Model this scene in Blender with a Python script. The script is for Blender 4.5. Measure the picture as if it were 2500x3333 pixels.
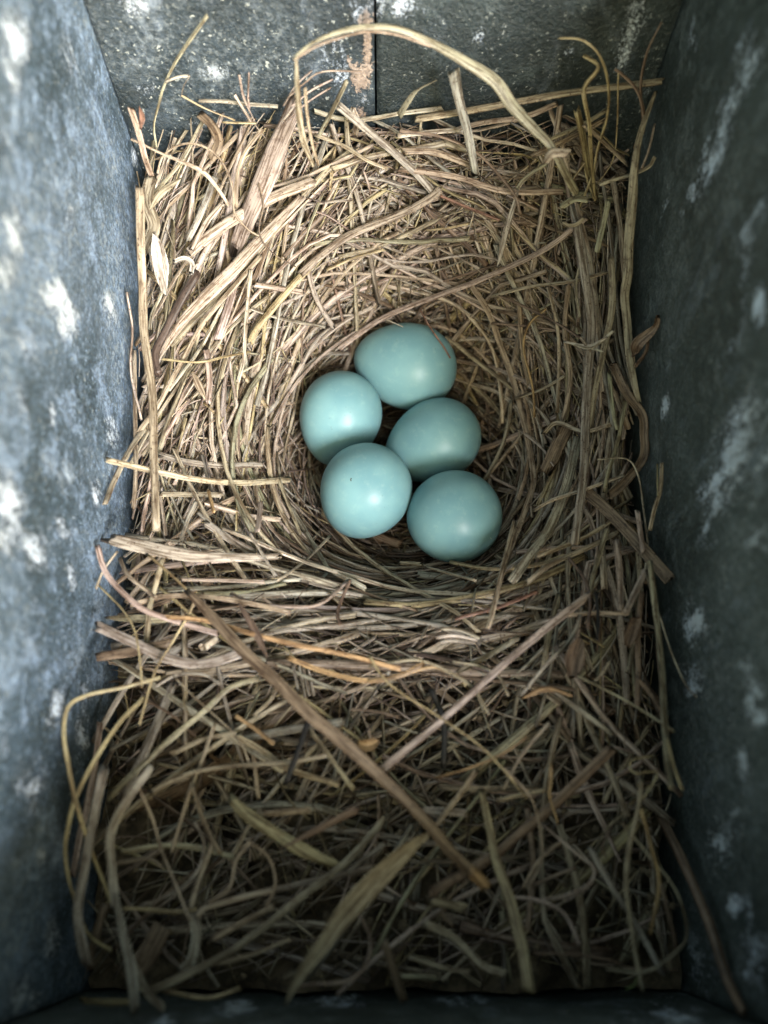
import bpy, math, random
import numpy as np
from mathutils import Vector, Matrix
for o in list(bpy.data.objects): bpy.data.objects.remove(o)
rng = np.random.default_rng(11); random.seed(5)
R = math.radians
S = 0.01                                   # lengths below are in centimetres
sc = bpy.context.scene
C = bpy.data.collections.new('nest_box_scene'); sc.collection.children.link(C)

# ------------------------------------------------------------ camera
TILT = R(25); CAM = np.array([0.0, -6.63, 14.23]); FPX = 2508.0
FWD = np.array([0, math.sin(TILT), -math.cos(TILT)]); UP = np.array([0, math.cos(TILT), math.sin(TILT)])
cd = bpy.data.cameras.new('camera'); cam = bpy.data.objects.new('camera', cd); C.objects.link(cam)
cam.location = Vector(CAM * S); cam.rotation_euler = (TILT, 0, 0)
cd.sensor_fit = 'VERTICAL'; cd.sensor_height = 34.6; cd.lens = 34.6 * FPX / 3333
cd.clip_start = 0.002; cd.clip_end = 50
cd.dof.use_dof = True; cd.dof.focus_distance = 0.150; cd.dof.aperture_fstop = 9
sc.camera = cam

# ------------------------------------------------------------ sky, sun, exposure
AZ, EL = R(30), R(31)
w = bpy.data.worlds.new('World'); sc.world = w; w.use_nodes = True
nt = w.node_tree; bg = nt.nodes['Background']; bg.inputs['Strength'].default_value = 0.15
sky = nt.nodes.new('ShaderNodeTexSky'); sky.sky_type = 'NISHITA'; sky.sun_disc = False
sky.sun_elevation = EL; sky.sun_rotation = R(180) - AZ; sky.dust_density = 4; sky.air_density = 1.0
tn = nt.nodes.new('ShaderNodeMix'); tn.data_type = 'RGBA'; tn.blend_type = 'MULTIPLY'; tn.inputs[0].default_value = 1
tn.inputs[7].default_value = (1.0, 0.90, 0.52, 1)          # light filtered by the leaves overhead
nt.links.new(sky.outputs[0], tn.inputs[6]); nt.links.new(tn.outputs[2], bg.inputs['Color'])
sl = bpy.data.lights.new('sun', 'SUN'); sl.energy = 3.7; sl.angle = R(26); sl.color = (0.87, 0.92, 1.0)
so = bpy.data.objects.new('sun', sl); C.objects.link(so)
ldir = Vector((math.cos(EL) * math.sin(AZ), -math.cos(EL) * math.cos(AZ), math.sin(EL)))
so.rotation_euler = ldir.to_track_quat('Z', 'Y').to_euler(); so.location = ldir * 0.6
sc.view_settings.view_transform = 'Standard'; sc.view_settings.look = 'None'
sc.view_settings.exposure = 1.65; sc.view_settings.gamma = 1
sc.render.engine = 'CYCLES'

# ------------------------------------------------------------ geometry of the place (cm)
WX, YB, YF, ZF = 5.0, 6.6, -8.45, -4.0      # half width, back, front, floor
CX, CY = 0.35, 1.25                         # middle of the cup
PY = [-8.6, -7.6, -6.4, -5.2, -4.2, -2.6, 0, 2.5, 4.2, 5.6, 6.8]
PZ = [0.35, 0.55, 0.75, 0.92, 1.02, 1.08, 1.15, 1.65, 2.55, 3.5, 4.15]
def sstep(a, b, v):
    t = np.clip((v - a) / (b - a), 0, 1); return t * t * (3 - 2 * t)
def H(x, y):                                # the top of the nest
    x = np.asarray(x, float); y = np.asarray(y, float)
    base = np.interp(y, PY, PZ)
    base = base + 0.22 * np.sin(x * 1.3 + 0.7 * y) * 0.4 + 0.12 * np.sin(2.3 * x - 1.9 * y)
    base = base - 0.35 * sstep(3.9, 5.0, np.abs(x))
    r = np.hypot((x - CX) / 1.0, (y - CY) / np.where(y > CY, 1.05, 1.0))
    k = 1 - sstep(1.75, 4.1, r)
    return base * (1 - k) + (-0.95 + 0.08 * r * r / 3) * k
def ray(u, v):
    d = FWD + UP * (1666.5 - v) / FPX + np.array([1, 0, 0]) * (u - 1250) / FPX
    return d
def on_surface(u, v, lift):
    d = ray(u, v); t0, t1 = 8.0, 24.0
    f = lambda t: (CAM[2] + d[2] * t) - (float(H(CAM[0] + d[0] * t, CAM[1] + d[1] * t)) + lift)
    ts = np.linspace(6, 24, 120); prev = ts[0]
    for t in ts[1:]:
        if f(t) < 0:
            a, b = prev, t
            for _ in range(20):
                m = (a + b) / 2
                if f(m) > 0: a = m
                else: b = m
            return CAM + d * a
        prev = t
    return CAM + d * 15
def on_plane(u, v, axis, val):
    d = ray(u, v); t = (val - CAM[axis]) / d[axis]; return CAM + d * t

# ------------------------------------------------------------ materials
def newmat(name):
    m = bpy.data.materials.new(name); m.use_nodes = True
    n = m.node_tree.nodes; return m, n, m.node_tree.links, n['Principled BSDF']
def N(n, t, **kw):
    x = n.new(t)
    for k, v in kw.items():
        if k in ('operation', 'data_type', 'blend_type', 'attribute_name', 'noise_dimensions', 'feature', 'clamp', 'interpolation_type'): setattr(x, k, v)
        else: x.inputs[k].default_value = v
    return x
def ramp(n, l, src, a, b):
    m = n.new('ShaderNodeMapRange'); m.interpolation_type = 'SMOOTHSTEP'
    m.inputs[1].default_value = a; m.inputs[2].default_value = b
    l.new(src, m.inputs[0]); return m.outputs[0]
def mixc(n, l, fac, a, b, mode='MIX'):
    m = n.new('ShaderNodeMix'); m.data_type = 'RGBA'; m.blend_type = mode
    for i, s in ((0, fac), (6, a), (7, b)):
        if hasattr(s, 'links'): l.new(s, m.inputs[i])
        else: m.inputs[i].default_value = s if i == 0 else (*s, 1)
    return m.outputs[2]
def noise(n, l, vec, scale, detail=4, rough=.55):
    t = N(n, 'ShaderNodeTexNoise', Scale=scale, Detail=detail, Roughness=rough); l.new(vec, t.inputs['Vector']); return t.outputs[0]
def math_(n, l, op, a, b):
    m = n.new('ShaderNodeMath'); m.operation = op
    for i, s in ((0, a), (1, b)):
        if hasattr(s, 'links'): l.new(s, m.inputs[i])
        else: m.inputs[i].default_value = s
    return m.outputs[0]

def straw_material(name, gloss=0.5):
    m, n, l, p = newmat(name)
    tint = N(n, 'ShaderNodeAttribute', attribute_name='tint')
    fib = N(n, 'ShaderNodeAttribute', attribute_name='fibre')
    mp = N(n, 'ShaderNodeMapping'); mp.inputs['Scale'].default_value = (34, 1.6, 7.3); l.new(fib.outputs['Vector'], mp.inputs[0])
    f1 = noise(n, l, mp.outputs[0], 1.0, 3, .6)
    mp2 = N(n, 'ShaderNodeMapping'); mp2.inputs['Scale'].default_value = (9, 5, 3.1); l.new(fib.outputs['Vector'], mp2.inputs[0])
    f2 = noise(n, l, mp2.outputs[0], 1.0, 5, .7)
    mp3 = N(n, 'ShaderNodeMapping'); mp3.inputs['Scale'].default_value = (30, 16, 9.1); l.new(fib.outputs['Vector'], mp3.inputs[0])
    f3 = noise(n, l, mp3.outputs[0], 1.0, 2, .5)
    c = mixc(n, l, ramp(n, l, f1, .62, .36), tint.outputs['Color'], (.30, .25, .21), 'MULTIPLY')
    c = mixc(n, l, ramp(n, l, f2, .48, .70), c, (.52, .45, .41), 'MULTIPLY')
    c = mixc(n, l, ramp(n, l, f3, .62, .70), c, (.3, .22, .17), 'MULTIPLY')
    l.new(c, p.inputs['Base Color']); p.inputs['Roughness'].default_value = gloss
    p.inputs['Specular IOR Level'].default_value = .35
    b = N(n, 'ShaderNodeBump', Strength=.6, Distance=.00012); l.new(f1, b.inputs['Height']); l.new(b.outputs[0], p.inputs['Normal'])
    return m
M_STRAW = straw_material('dry_grass', .48)

def paint_material(name, speck=0.5, worn=0.5, seed=0.0, lo=(.022, .031, .030), hi=(.050, .064, .062), top=(.085, .105, .105)):
    m, n, l, p = newmat(name)
    tc = N(n, 'ShaderNodeTexCoord'); mp = N(n, 'ShaderNodeMapping'); mp.inputs['Location'].default_value = (seed, seed * .7, -seed); l.new(tc.outputs['Object'], mp.inputs[0]); o = mp.outputs[0]
    sm = N(n, 'ShaderNodeAttribute', attribute_name='smear'); wd = N(n, 'ShaderNodeAttribute', attribute_name='bare')
    big = noise(n, l, o, 28, 4, .6); mid = noise(n, l, o, 190, 6, .65); fine = noise(n, l, o, 900, 5, .7); vf = noise(n, l, o, 2300, 2, .5)
    base = mixc(n, l, ramp(n, l, big, .35, .65), lo, hi)
    base = mixc(n, l, ramp(n, l, mid, .45, .75), base, top)
    g2 = noise(n, l, o, 1500, 4, .75)
    base = mixc(n, l, ramp(n, l, g2, .38, .60), mixc(n, l, .62, base, (.01, .014, .014)), base)
    base = mixc(n, l, math_(n, l, 'MULTIPLY', ramp(n, l, g2, .58, .70), worn), base, top)
    # chalky dusting that breaks up into grains
    dm = math_(n, l, 'MULTIPLY', ramp(n, l, big, .40, .78), ramp(n, l, fine, .47, .66))
    base = mixc(n, l, math_(n, l, 'MULTIPLY', dm, worn), base, (.30, .34, .36))
    # flecks
    gr = noise(n, l, o, 1250, 2, .6); st = noise(n, l, o, 420, 3, .6)
    fl = math_(n, l, 'MULTIPLY', ramp(n, l, gr, .62, .70), ramp(n, l, st, .40, .60))
    fl = math_(n, l, 'MULTIPLY', fl, speck)
    base = mixc(n, l, fl, base, (.40, .43, .41))
    vs = N(n, 'ShaderNodeMapping'); vs.inputs['Scale'].default_value = (1, 1, .5); l.new(o, vs.inputs[0])
    sc1 = noise(n, l, vs.outputs[0], 75, 8, .74)
    base = mixc(n, l, math_(n, l, 'MULTIPLY', ramp(n, l, sc1, .55, .72), worn * .6), base, (.50, .60, .74))
    # smears: an attribute gives the outline, noise frays it
    vm = N(n, 'ShaderNodeMapping'); vm.inputs['Scale'].default_value = (1, 1, .38); l.new(o, vm.inputs[0])
    m2 = noise(n, l, vm.outputs[0], 120, 7, .72)
    e = math_(n, l, 'ADD', sm.outputs['Fac'], math_(n, l, 'MULTIPLY', math_(n, l, 'SUBTRACT', m2, .5), 5.2))
    e = math_(n, l, 'ADD', e, math_(n, l, 'MULTIPLY', math_(n, l, 'SUBTRACT', g2, .5), 2.6))
    e2 = math_(n, l, 'MULTIPLY', ramp(n, l, e, .38, 1.05), ramp(n, l, sm.outputs['Fac'], .02, .35))
    scol = mixc(n, l, ramp(n, l, big, .4, .6), (.58, .67, .80), (.54, .61, .68))
    base = mixc(n, l, math_(n, l, 'MULTIPLY', e2, .95), base, scol)
    w = math_(n, l, 'ADD', wd.outputs['Fac'], math_(n, l, 'MULTIPLY', math_(n, l, 'SUBTRACT', mid, .5), 1.6))
    w = math_(n, l, 'ADD', w, math_(n, l, 'MULTIPLY', math_(n, l, 'SUBTRACT', g2, .5), 1.6)); w = math_(n, l, 'MULTIPLY', ramp(n, l, w, .52, .62), .8)
    base = mixc(n, l, w, base, mixc(n, l, ramp(n, l, fine, .4, .6), (.22, .165, .13), (.34, .27, .22)))
    l.new(base, p.inputs['Base Color'])
    rg = math_(n, l, 'ADD', .38, math_(n, l, 'MULTIPLY', fine, .3)); l.new(rg, p.inputs['Roughness'])
    hgt = math_(n, l, 'ADD', math_(n, l, 'MULTIPLY', fine, .8), math_(n, l, 'ADD', math_(n, l, 'MULTIPLY', mid, 1.0), math_(n, l, 'MULTIPLY', e2, .6)))
    hgt = math_(n, l, 'ADD', hgt, math_(n, l, 'MULTIPLY', vf, .35)); hgt = math_(n, l, 'SUBTRACT', hgt, math_(n, l, 'MULTIPLY', w, .6))
    b = N(n, 'ShaderNodeBump', Strength=.9, Distance=.0006); l.new(hgt, b.inputs['Height']); l.new(b.outputs[0], p.inputs['Normal'])
    return m
M_LEFT = paint_material('worn_slate_paint_dusty_sunlit', .5, 1.0, .3, (.040, .066, .090), (.13, .19, .27), (.27, .37, .53))  # same paint as opposite; sunlit brightness put into its paler, bluer colours
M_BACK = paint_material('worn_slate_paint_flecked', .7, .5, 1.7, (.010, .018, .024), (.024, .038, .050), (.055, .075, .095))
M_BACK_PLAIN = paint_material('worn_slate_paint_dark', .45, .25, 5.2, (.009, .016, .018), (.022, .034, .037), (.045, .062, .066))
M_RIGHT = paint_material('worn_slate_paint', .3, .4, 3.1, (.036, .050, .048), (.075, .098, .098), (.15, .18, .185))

def egg_material():
    m, n, l, p = newmat('pale_blue_shell')
    tc = N(n, 'ShaderNodeTexCoord')
    a = noise(n, l, tc.outputs['Object'], 90, 3, .5); f = noise(n, l, tc.outputs['Object'], 2600, 2, .5)
    c = mixc(n, l, ramp(n, l, a, .35, .65), (.132, .262, .300), (.172, .320, .350))
    mo = noise(n, l, tc.outputs['Object'], 420, 6, .75)
    c = mixc(n, l, math_(n, l, 'MULTIPLY', ramp(n, l, mo, .50, .72), .28), c, (.30, .44, .42))
    dk = noise(n, l, tc.outputs['Object'], 1500, 2, .5)
    c = mixc(n, l, math_(n, l, 'MULTIPLY', ramp(n, l, dk, .70, .76), .35), c, (.10, .17, .17))
    sp = noise(n, l, tc.outputs['Object'], 700, 1, .4)
    c = mixc(n, l, math_(n, l, 'MULTIPLY', ramp(n, l, sp, .78, .86), .22), c, (.5, .6, .55))
    l.new(c, p.inputs['Base Color']); p.inputs['Roughness'].default_value = .36
    p.inputs['Specular IOR Level'].default_value = .24
    p.inputs['Subsurface Weight'].default_value = .12; p.inputs['Subsurface Scale'].default_value = .0015
    p.inputs['Subsurface Radius'].default_value = (.6, 1, 1)
    b = N(n, 'ShaderNodeBump', Strength=.18, Distance=.00006); l.new(f, b.inputs['Height']); l.new(b.outputs[0], p.inputs['Normal'])
    return m
M_EGG = egg_material()
def plain(name, col, rough=.7, sc_=400, var=.5):
    m, n, l, p = newmat(name); tc = N(n, 'ShaderNodeTexCoord')
    a = noise(n, l, tc.outputs['Object'], sc_, 5, .65)
    c = mixc(n, l, ramp(n, l, a, .35, .65), tuple(v * (1 - var) for v in col), col)
    l.new(c, p.inputs['Base Color']); p.inputs['Roughness'].default_value = rough
    b = N(n, 'ShaderNodeBump', Strength=.8, Distance=.0008); l.new(a, b.inputs['Height']); l.new(b.outputs[0], p.inputs['Normal'])
    return m
M_DIRT = plain('crumbly_nest_dirt', (.13, .098, .062), .9, 350, .6)
M_SPECK = plain('dark_speck', (.03, .025, .02), .7)
M_SCRATCH = plain('chalky_scratch', (.55, .66, .60), .7, 2000, .2)

# ------------------------------------------------------------ object helpers
def empty(name, loc, label, cat, group=None):
    o = bpy.data.objects.new(name, None); C.objects.link(o); o.location = Vector(loc) * S
    o.empty_display_size = .01; o['label'] = label; o['category'] = cat
    if group: o['group'] = group
    return o
def mesh_obj(name, V, F, mat, parent=None, origin=(0, 0, 0), smooth=True, attrs=None, label=None, loops=None):
    """V in cm (world); F int array (n,4) or list"""
    me = bpy.data.meshes.new(name)
    V = (np.asarray(V, float) - np.asarray(origin)) * S
    if isinstance(F, np.ndarray):
        k = F.shape[1]
        me.vertices.add(len(V)); me.vertices.foreach_set('co', V.ravel())
        me.loops.add(F.size); me.loops.foreach_set('vertex_index', F.ravel().astype(np.int32))
        me.polygons.add(len(F)); me.polygons.foreach_set('loop_start', np.arange(0, F.size, k, dtype=np.int32))
        me.polygons.foreach_set('loop_total', np.full(len(F), k, np.int32)); me.update(calc_edges=True)
    else:
        me.from_pydata([tuple(v) for v in V], [], F); me.update()
    if attrs:
        for nm, (typ, arr) in attrs.items():
            at = me.attributes.new(nm, typ, 'POINT')
            at.data.foreach_set({'FLOAT_COLOR': 'color', 'FLOAT_VECTOR': 'vector', 'FLOAT': 'value'}[typ], np.asarray(arr, np.float32).ravel())
    if smooth: me.polygons.foreach_set('use_smooth', np.ones(len(me.polygons), bool))
    me.materials.append(mat)
    o = bpy.data.objects.new(name, me); C.objects.link(o)
    if parent is not None: o.parent = parent
    if label: o['label'] = label
    return o

# ------------------------------------------------------------ the box
ZT = 9.0
box = empty('nest_box', (0, 0, ZF), 'dark slate painted wooden nest box with chipped, whitened inner walls around the nest', 'nest box')
BO = (0, 0, ZF)
def smear_fields(axis, val, blobs, P):
    """blobs: (u, v, half length px, half width px, angle deg from vertical, strength) in photo pixels, laid on the board"""
    out = np.zeros(len(P))
    for (u, v, a, b, ang, s) in blobs:
        c = on_plane(u, v, axis, val)
        ca, sa = math.cos(R(ang)), math.sin(R(ang))
        e1 = on_plane(u + sa * a, v - ca * a, axis, val) - c; e2 = on_plane(u + ca * b, v + sa * b, axis, val) - c
        i = [k for k in range(3) if k != axis]
        A = np.array([[e1[i[0]], e2[i[0]]], [e1[i[1]], e2[i[1]]]])
        if abs(np.linalg.det(A)) < 1e-6: continue
        q = (P[:, i] - c[i]) @ np.linalg.inv(A).T
        d = np.hypot(q[:, 0], q[:, 1])
        out = np.maximum(out, s * np.clip(1.0 - d * .72, 0, 1))
    return out
def board(name, axis, val, sign, a0, a1, z0, z1, th, mat, parent, smears=(), bares=(), wob=.03, label=None):
    """a board whose inner face lies on axis=val, thickness away from the box; grid on the inner face"""
    na, nz = max(2, int((a1 - a0) * 9)), int((z1 - z0) * 9)
    aa = np.linspace(a0, a1, na); zz = np.linspace(z0, z1, nz)
    A_, Z_ = np.meshgrid(aa, zz, indexing='ij')
    wv = wob * (np.sin(A_ * 1.1 + val) * np.cos(Z_ * .8) + .5 * np.sin(A_ * 3.1 + Z_ * 2.3))
    wv = wv * np.minimum(1, np.minimum(A_ - a0, a1 - A_) / .6).clip(0, 1)
    P = np.zeros((na * nz, 3)); ia = 1 - axis
    P[:, axis] = (val + sign * (0.02 + np.abs(wv)).ravel()); P[:, ia] = A_.ravel(); P[:, 2] = Z_.ravel()
    Q = P.copy(); Q[:, axis] = val + sign * th
    V = np.vstack([P, Q]); idx = np.arange(na * nz).reshape(na, nz); off = na * nz
    f = []
    g = lambda I: np.stack([I[:-1, :-1].ravel(), I[1:, :-1].ravel(), I[1:, 1:].ravel(), I[:-1, 1:].ravel()], 1)
    F = [g(idx), g(idx + off)[:, ::-1]]
    for e in (idx[0, :], idx[-1, ::-1], idx[::-1, 0], idx[:, -1]):
        F.append(np.stack([e[:-1], e[1:], e[1:] + off, e[:-1] + off], 1))
    F = np.vstack(F)
    sm = smear_fields(axis, val, smears, V); br = smear_fields(axis, val, bares, V)
    o = mesh_obj(name, V, F, mat, parent, BO, False, {'smear': ('FLOAT', sm), 'bare': ('FLOAT', br)}, label)
    return o
left_smears = [(45, 760, 170, 40, 5, 1.15), (60, 150, 140, 45, 0, .95), (15, 480, 70, 25, 0, .8), (190, 970, 60, 60, -30, .8), (235, 1040, 60, 50, 20, .85), (275, 960, 40, 30, 0, .5),
    (110, 1130, 130, 32, -30, .75), (180, 1330, 50, 14, 5, .9), (245, 690, 60, 20, 15, .55), (225, 230, 120, 80, 10, .35), (366, 1010, 60, 22, -12, .6),
    (363, 1420, 60, 30, 0, .9), (40, 1600, 200, 60, 5, .85), (200, 1680, 120, 50, -10, .55), (320, 1600, 60, 16, 0, .8), (240, 1860, 60, 16, 0, .9), (120, 1900, 190, 60, 0, .6), (30, 1850, 120, 50, 0, .6),
    (190, 2300, 70, 26, 15, .95), (290, 2240, 50, 24, 0, .65), (275, 2400, 110, 26, 0, .7), (20, 2380, 120, 30, 0, .75), (120, 2550, 90, 60, 0, .6), (240, 2680, 150, 40, -15, .65), (140, 2790, 36, 18, 0, .9),
    (180, 3060, 90, 30, 0, .6), (60, 3260, 100, 70, 25, .95), (445, 500, 40, 14, 0, .9), (440, 1200, 40, 20, 0, .4), (60, 1350, 110, 40, 10, .5)]
right_smears = [(2345, 420, 130, 26, 14, .95), (2300, 530, 90, 26, 12, .9), (2165, 660, 60, 12, 12, .8), (2250, 640, 40, 18, 0, .9), (2215, 700, 26, 10, 0, .8), (2420, 830, 150, 22, 5, .85),
    (2465, 1000, 60, 16, 0, .7), (2480, 690, 40, 20, 0, .7), (2400, 1480, 220, 80, 25, .85), (2330, 1620, 100, 70, 0, .75), (2460, 1720, 120, 40, 0, .6), (2350, 1120, 120, 40, 10, .45), (2420, 200, 120, 50, 5, .45), (2440, 3150, 120, 60, 0, .4), (2290, 1710, 60, 40, 0, .55), (2270, 2030, 70, 40, 0, .75), (2250, 2210, 60, 30, -8, .75), (2290, 2270, 40, 20, -20, .7),
    (2440, 2250, 90, 36, -10, .95), (2410, 2500, 90, 20, -5, 1.0), (2360, 2720, 120, 50, 20, .85), (2390, 2650, 50, 18, 0, .8), (2430, 2960, 50, 14, 0, .6), (2385, 2950, 30, 20, 0, 1.1), (2300, 3180, 120, 50, -20, .75), (2380, 2350, 50, 20, 0, .5), (2160, 1320, 40, 10, 10, .6), (2450, 1300, 60, 16, 0, .45), (2330, 1250, 30, 10, 0, .5), (2250, 120, 60, 12, 0, .4)]
back_smears = [(2070, 90, 110, 60, 10, .9), (2030, 190, 80, 36, 10, .85), (1855, 172, 16, 18, 0, 1.1), (420, 20, 40, 80, 0, .6), (700, 240, 30, 60, 0, .28), (480, 290, 26, 40, 0, .5), (1050, 180, 80, 60, 0, .75), (640, 410, 20, 80, 0, .5), (1200, 30, 60, 60, 0, .6), (1110, 240, 50, 40, 0, .6), (1560, 120, 30, 30, 0, .4), (960, 330, 60, 40, 0, .6), (2080, 300, 40, 50, 0, .5), (1180, 330, 50, 26, 0, .6), (1330, 30, 40, 80, 0, .45)]
back_bares = [(1196, 150, 160, 24, 0, 1.25), (1165, 250, 60, 26, 0, 1.0), (1140, 200, 40, 20, 0, .8), (1175, 70, 50, 22, 0, .9), (1180, 380, 60, 30, 0, .8), (1010, 60, 26, 20, 0, .7)]
front_smears = [(800, 3270, 30, 90, 0, .8), (1080, 3250, 26, 160, 0, .75), (1500, 3255, 26, 90, 0, .8), (1660, 3270, 24, 40, 0, .8), (1830, 3290, 16, 40, 0, .7), (2150, 3290, 60, 150, 0, .75), (520, 3310, 30, 120, 0, .7)]
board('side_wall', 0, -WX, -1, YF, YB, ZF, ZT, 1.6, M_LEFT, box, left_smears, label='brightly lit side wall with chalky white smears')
right_smears = [(u, v, a * 1.15, b * 1.35, g_, s_ * 1.15) for (u, v, a, b, g_, s_) in right_smears]
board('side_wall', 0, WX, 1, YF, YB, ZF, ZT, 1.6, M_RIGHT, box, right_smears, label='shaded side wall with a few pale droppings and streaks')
bw = empty('back_wall', (0, 0, 0), '', ''); bw.parent = box; del bw['category']; bw['label'] = 'back wall of two painted boards with a peeled wooden seam'
bw.location = Vector((0, 0, 0))
xj = on_plane(1222, 200, 1, YB)[0]
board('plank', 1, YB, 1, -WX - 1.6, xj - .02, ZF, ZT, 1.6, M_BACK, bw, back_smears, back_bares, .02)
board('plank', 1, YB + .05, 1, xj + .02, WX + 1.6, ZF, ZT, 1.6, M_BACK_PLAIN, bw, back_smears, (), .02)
ZFT = 4.9
board('front_wall', 1, YF, -1, -WX - 1.6, WX + 1.6, ZF, ZFT, 1.6, M_RIGHT, box, front_smears)
bm_v = [(-6.6, YF - 1.6, ZF - 1.5), (6.6, YF - 1.6, ZF - 1.5), (6.6, YB + 1.6, ZF - 1.5), (-6.6, YB + 1.6, ZF - 1.5), (-6.6, YF - 1.6, ZF - .02), (6.6, YF - 1.6, ZF - .02), (6.6, YB + 1.6, ZF - .02), (-6.6, YB + 1.6, ZF - .02)]
mesh_obj('floor_board', bm_v, [(0, 3, 2, 1), (4, 5, 6, 7), (0, 1, 5, 4), (1, 2, 6, 5), (2, 3, 7, 6), (3, 0, 4, 7)], M_RIGHT, box, BO, False)

# ------------------------------------------------------------ eggs
# (u, v, height of centre, length, diameter, angle of blunt end in the picture, tilt out of the picture plane, label)
EGGS = [
 (1318, 1190, .42, 2.26, 1.80, -12, 8, 'uppermost and lightest pale blue egg, a thin reddish stem across its right end'),
 (1106, 1366, .10, 2.10, 1.70, 76, 20, 'leftmost pale blue egg with faint chalky scratches on its right side'),
 (1406, 1440, .0, 2.14, 1.68, 28, 6, 'pale blue egg on the right, wedged between the top egg and the lowest egg'),
 (1186, 1605, .16, 2.12, 1.80, 62, 40, 'rounded pale blue egg at the lower left with a tiny dark speck'),
 (1470, 1682, .12, 2.12, 1.80, 5, 55, 'lowest pale blue egg of the clutch, greener towards its lower edge'),
]
egg_c = []
XR = np.array([1.0, 0, 0])
def egg_mesh():
    nu, nv = 72, 56; V = []; F = []
    th = np.linspace(0, math.pi, nv)
    V.append((1, 0, 0))
    for t in th[1:-1]:
        r = math.sin(t) * (1 + .13 * math.cos(t) - .02 * math.cos(2*t)); x = math.cos(t)
        for k in range(nu):
            p = 2 * math.pi * k / nu; V.append((x, r * math.cos(p), r * math.sin(p)))
    V.append((-1, 0, 0)); n = len(V)
    for k in range(nu): F.append((0, 1 + (k + 1) % nu, 1 + k)); F.append((n - 1, n - 1 - nu + k, n - 1 - nu + (k + 1) % nu))
    for i in range(nv - 3):
        for k in range(nu):
            a = 1 + i * nu + k; b = 1 + i * nu + (k + 1) % nu; F.append((a, b, b + nu, a + nu))
    return np.array(V), F
EV, EF = egg_mesh()
for (u, v, z, L, D, ang, til, lab) in EGGS:
    c = on_plane(u, v, 2, z); view = (CAM - c) / np.linalg.norm(CAM - c)
    right = XR - view * (XR @ view); right /= np.linalg.norm(right); up = np.cross(view, right)
    a = (right * math.cos(R(ang)) + up * math.sin(R(ang))) * math.cos(R(til)) + view * math.sin(R(til))
    b = np.cross(a, UP); b /= np.linalg.norm(b); d = np.cross(a, b)
    M = Matrix(np.array([a, b, d]).T.tolist()).to_4x4(); M.translation = Vector(c * S)
    P = EV * np.array([L / 2, D / 2, D / 2])
    o = mesh_obj('egg', P, EF, M_EGG); o.matrix_world = M
    o['label'] = lab; o['category'] = 'egg'; o['group'] = 'pale blue eggs in the nest cup'
    egg_c.append((c, D / 2, L / 2, a, o))
def egg_hit(i, u, v, lift=.004):
    c, r, l_, a, o = egg_c[i]; d = ray(u, v); d = d / np.linalg.norm(d)
    # march to the ellipsoid
    for t in np.linspace(10, 20, 4000):
        p = CAM + d * t; q = p - c; ax = q @ a; rr = math.sqrt(max(0, q @ q - ax * ax)); k = 1 + .13 * ax / l_
        if (ax / l_) ** 2 + (rr / (r * k)) ** 2 <= 1: return p - d * lift
    return c

# ------------------------------------------------------------ straw builder
def tube(P, W, thick=.45, ns=6, roll=0.0, groove=0.0, ragged=0.0, fold=0.0):
    P = np.asarray(P, float); n = len(P); W = np.broadcast_to(np.asarray(W, float), (n,))
    T = np.gradient(P, axis=0); T /= np.linalg.norm(T, axis=1, keepdims=True) + 1e-9
    upv = np.array([0, -.35, 1.0])
    Sd = np.cross(T, upv); ln = np.linalg.norm(Sd, axis=1, keepdims=True); Sd = np.where(ln > .15, Sd / (ln + 1e-9), np.array([1.0, 0, 0]))
    Nn = np.cross(Sd, T); Nn /= np.linalg.norm(Nn, axis=1, keepdims=True) + 1e-9
    ro = np.broadcast_to(np.asarray(roll, float), (n,))[:, None]
    S2 = Sd * np.cos(ro) + Nn * np.sin(ro); N2 = -Sd * np.sin(ro) + Nn * np.cos(ro)
    a = np.arange(ns) * 2 * math.pi / ns + .3
    g = 1 - groove * (np.arange(ns) % 2)
    ca, sa = np.cos(a), np.sin(a) * g
    dz = fold * (np.abs(ca) ** 2)[None, :, None] * (W / 2)[:, None, None] * N2[:, None, :]
    V = P[:, None, :] + (W / 2)[:, None, None] * (ca[None, :, None] * S2[:, None, :] + thick * sa[None, :, None] * N2[:, None, :]) + dz
    if ragged:
        j = rng.uniform(-1, 1, ns) * ragged; V[0] += T[0] * j[:, None]; j = rng.uniform(-1, 1, ns) * ragged; V[-1] += T[-1] * j[:, None]
    s = np.concatenate([[0], np.cumsum(np.linalg.norm(np.diff(P, axis=0), axis=1))])
    fib = np.zeros((n, ns, 3)); fib[:, :, 0] = ca[None, :] * (W / 2)[:, None]; fib[:, :, 1] = s[:, None] + rng.uniform(0, 40); fib[:, :, 2] = rng.uniform(0, 20)
    i = np.arange(n - 1)[:, None] * ns; k = np.arange(ns)[None, :]; k2 = (k + 1) % ns
    F = np.stack([i + k, i + k2, i + ns + k2, i + ns + k], -1).reshape(-1, 4)
    # close the ends with quads
    cap = []
    for base in (0, (n - 1) * ns):
        r_ = [base + q for q in range(ns)]
        for q in range(0, ns - 2, 2):
            f = [r_[0], r_[q + 1], r_[q + 2], r_[(q + 3) % ns] if q + 3 < ns else r_[0]]
            if len(set(f)) == 4: cap.append(f if base else f[::-1])
    if cap: F = np.vstack([F, np.array(cap)])
    return V.reshape(-1, 3), F, fib.reshape(-1, 3)
COL = dict(olv=(.42, .38, .28), tan=(.43, .362, .272), pale=(.55, .48, .395), pink=(.47, .385, .33), grey=(.40, .365, .315), yel=(.45, .375, .225), grn=(.38, .35, .25),
           org=(.45, .30, .155), brn=(.235, .17, .125), dbr=(.13, .09, .075), blk=(.02, .018, .018), leafg=(.30, .42, .16), whi=(.58, .54, .50), red=(.32, .19, .14))
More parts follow.
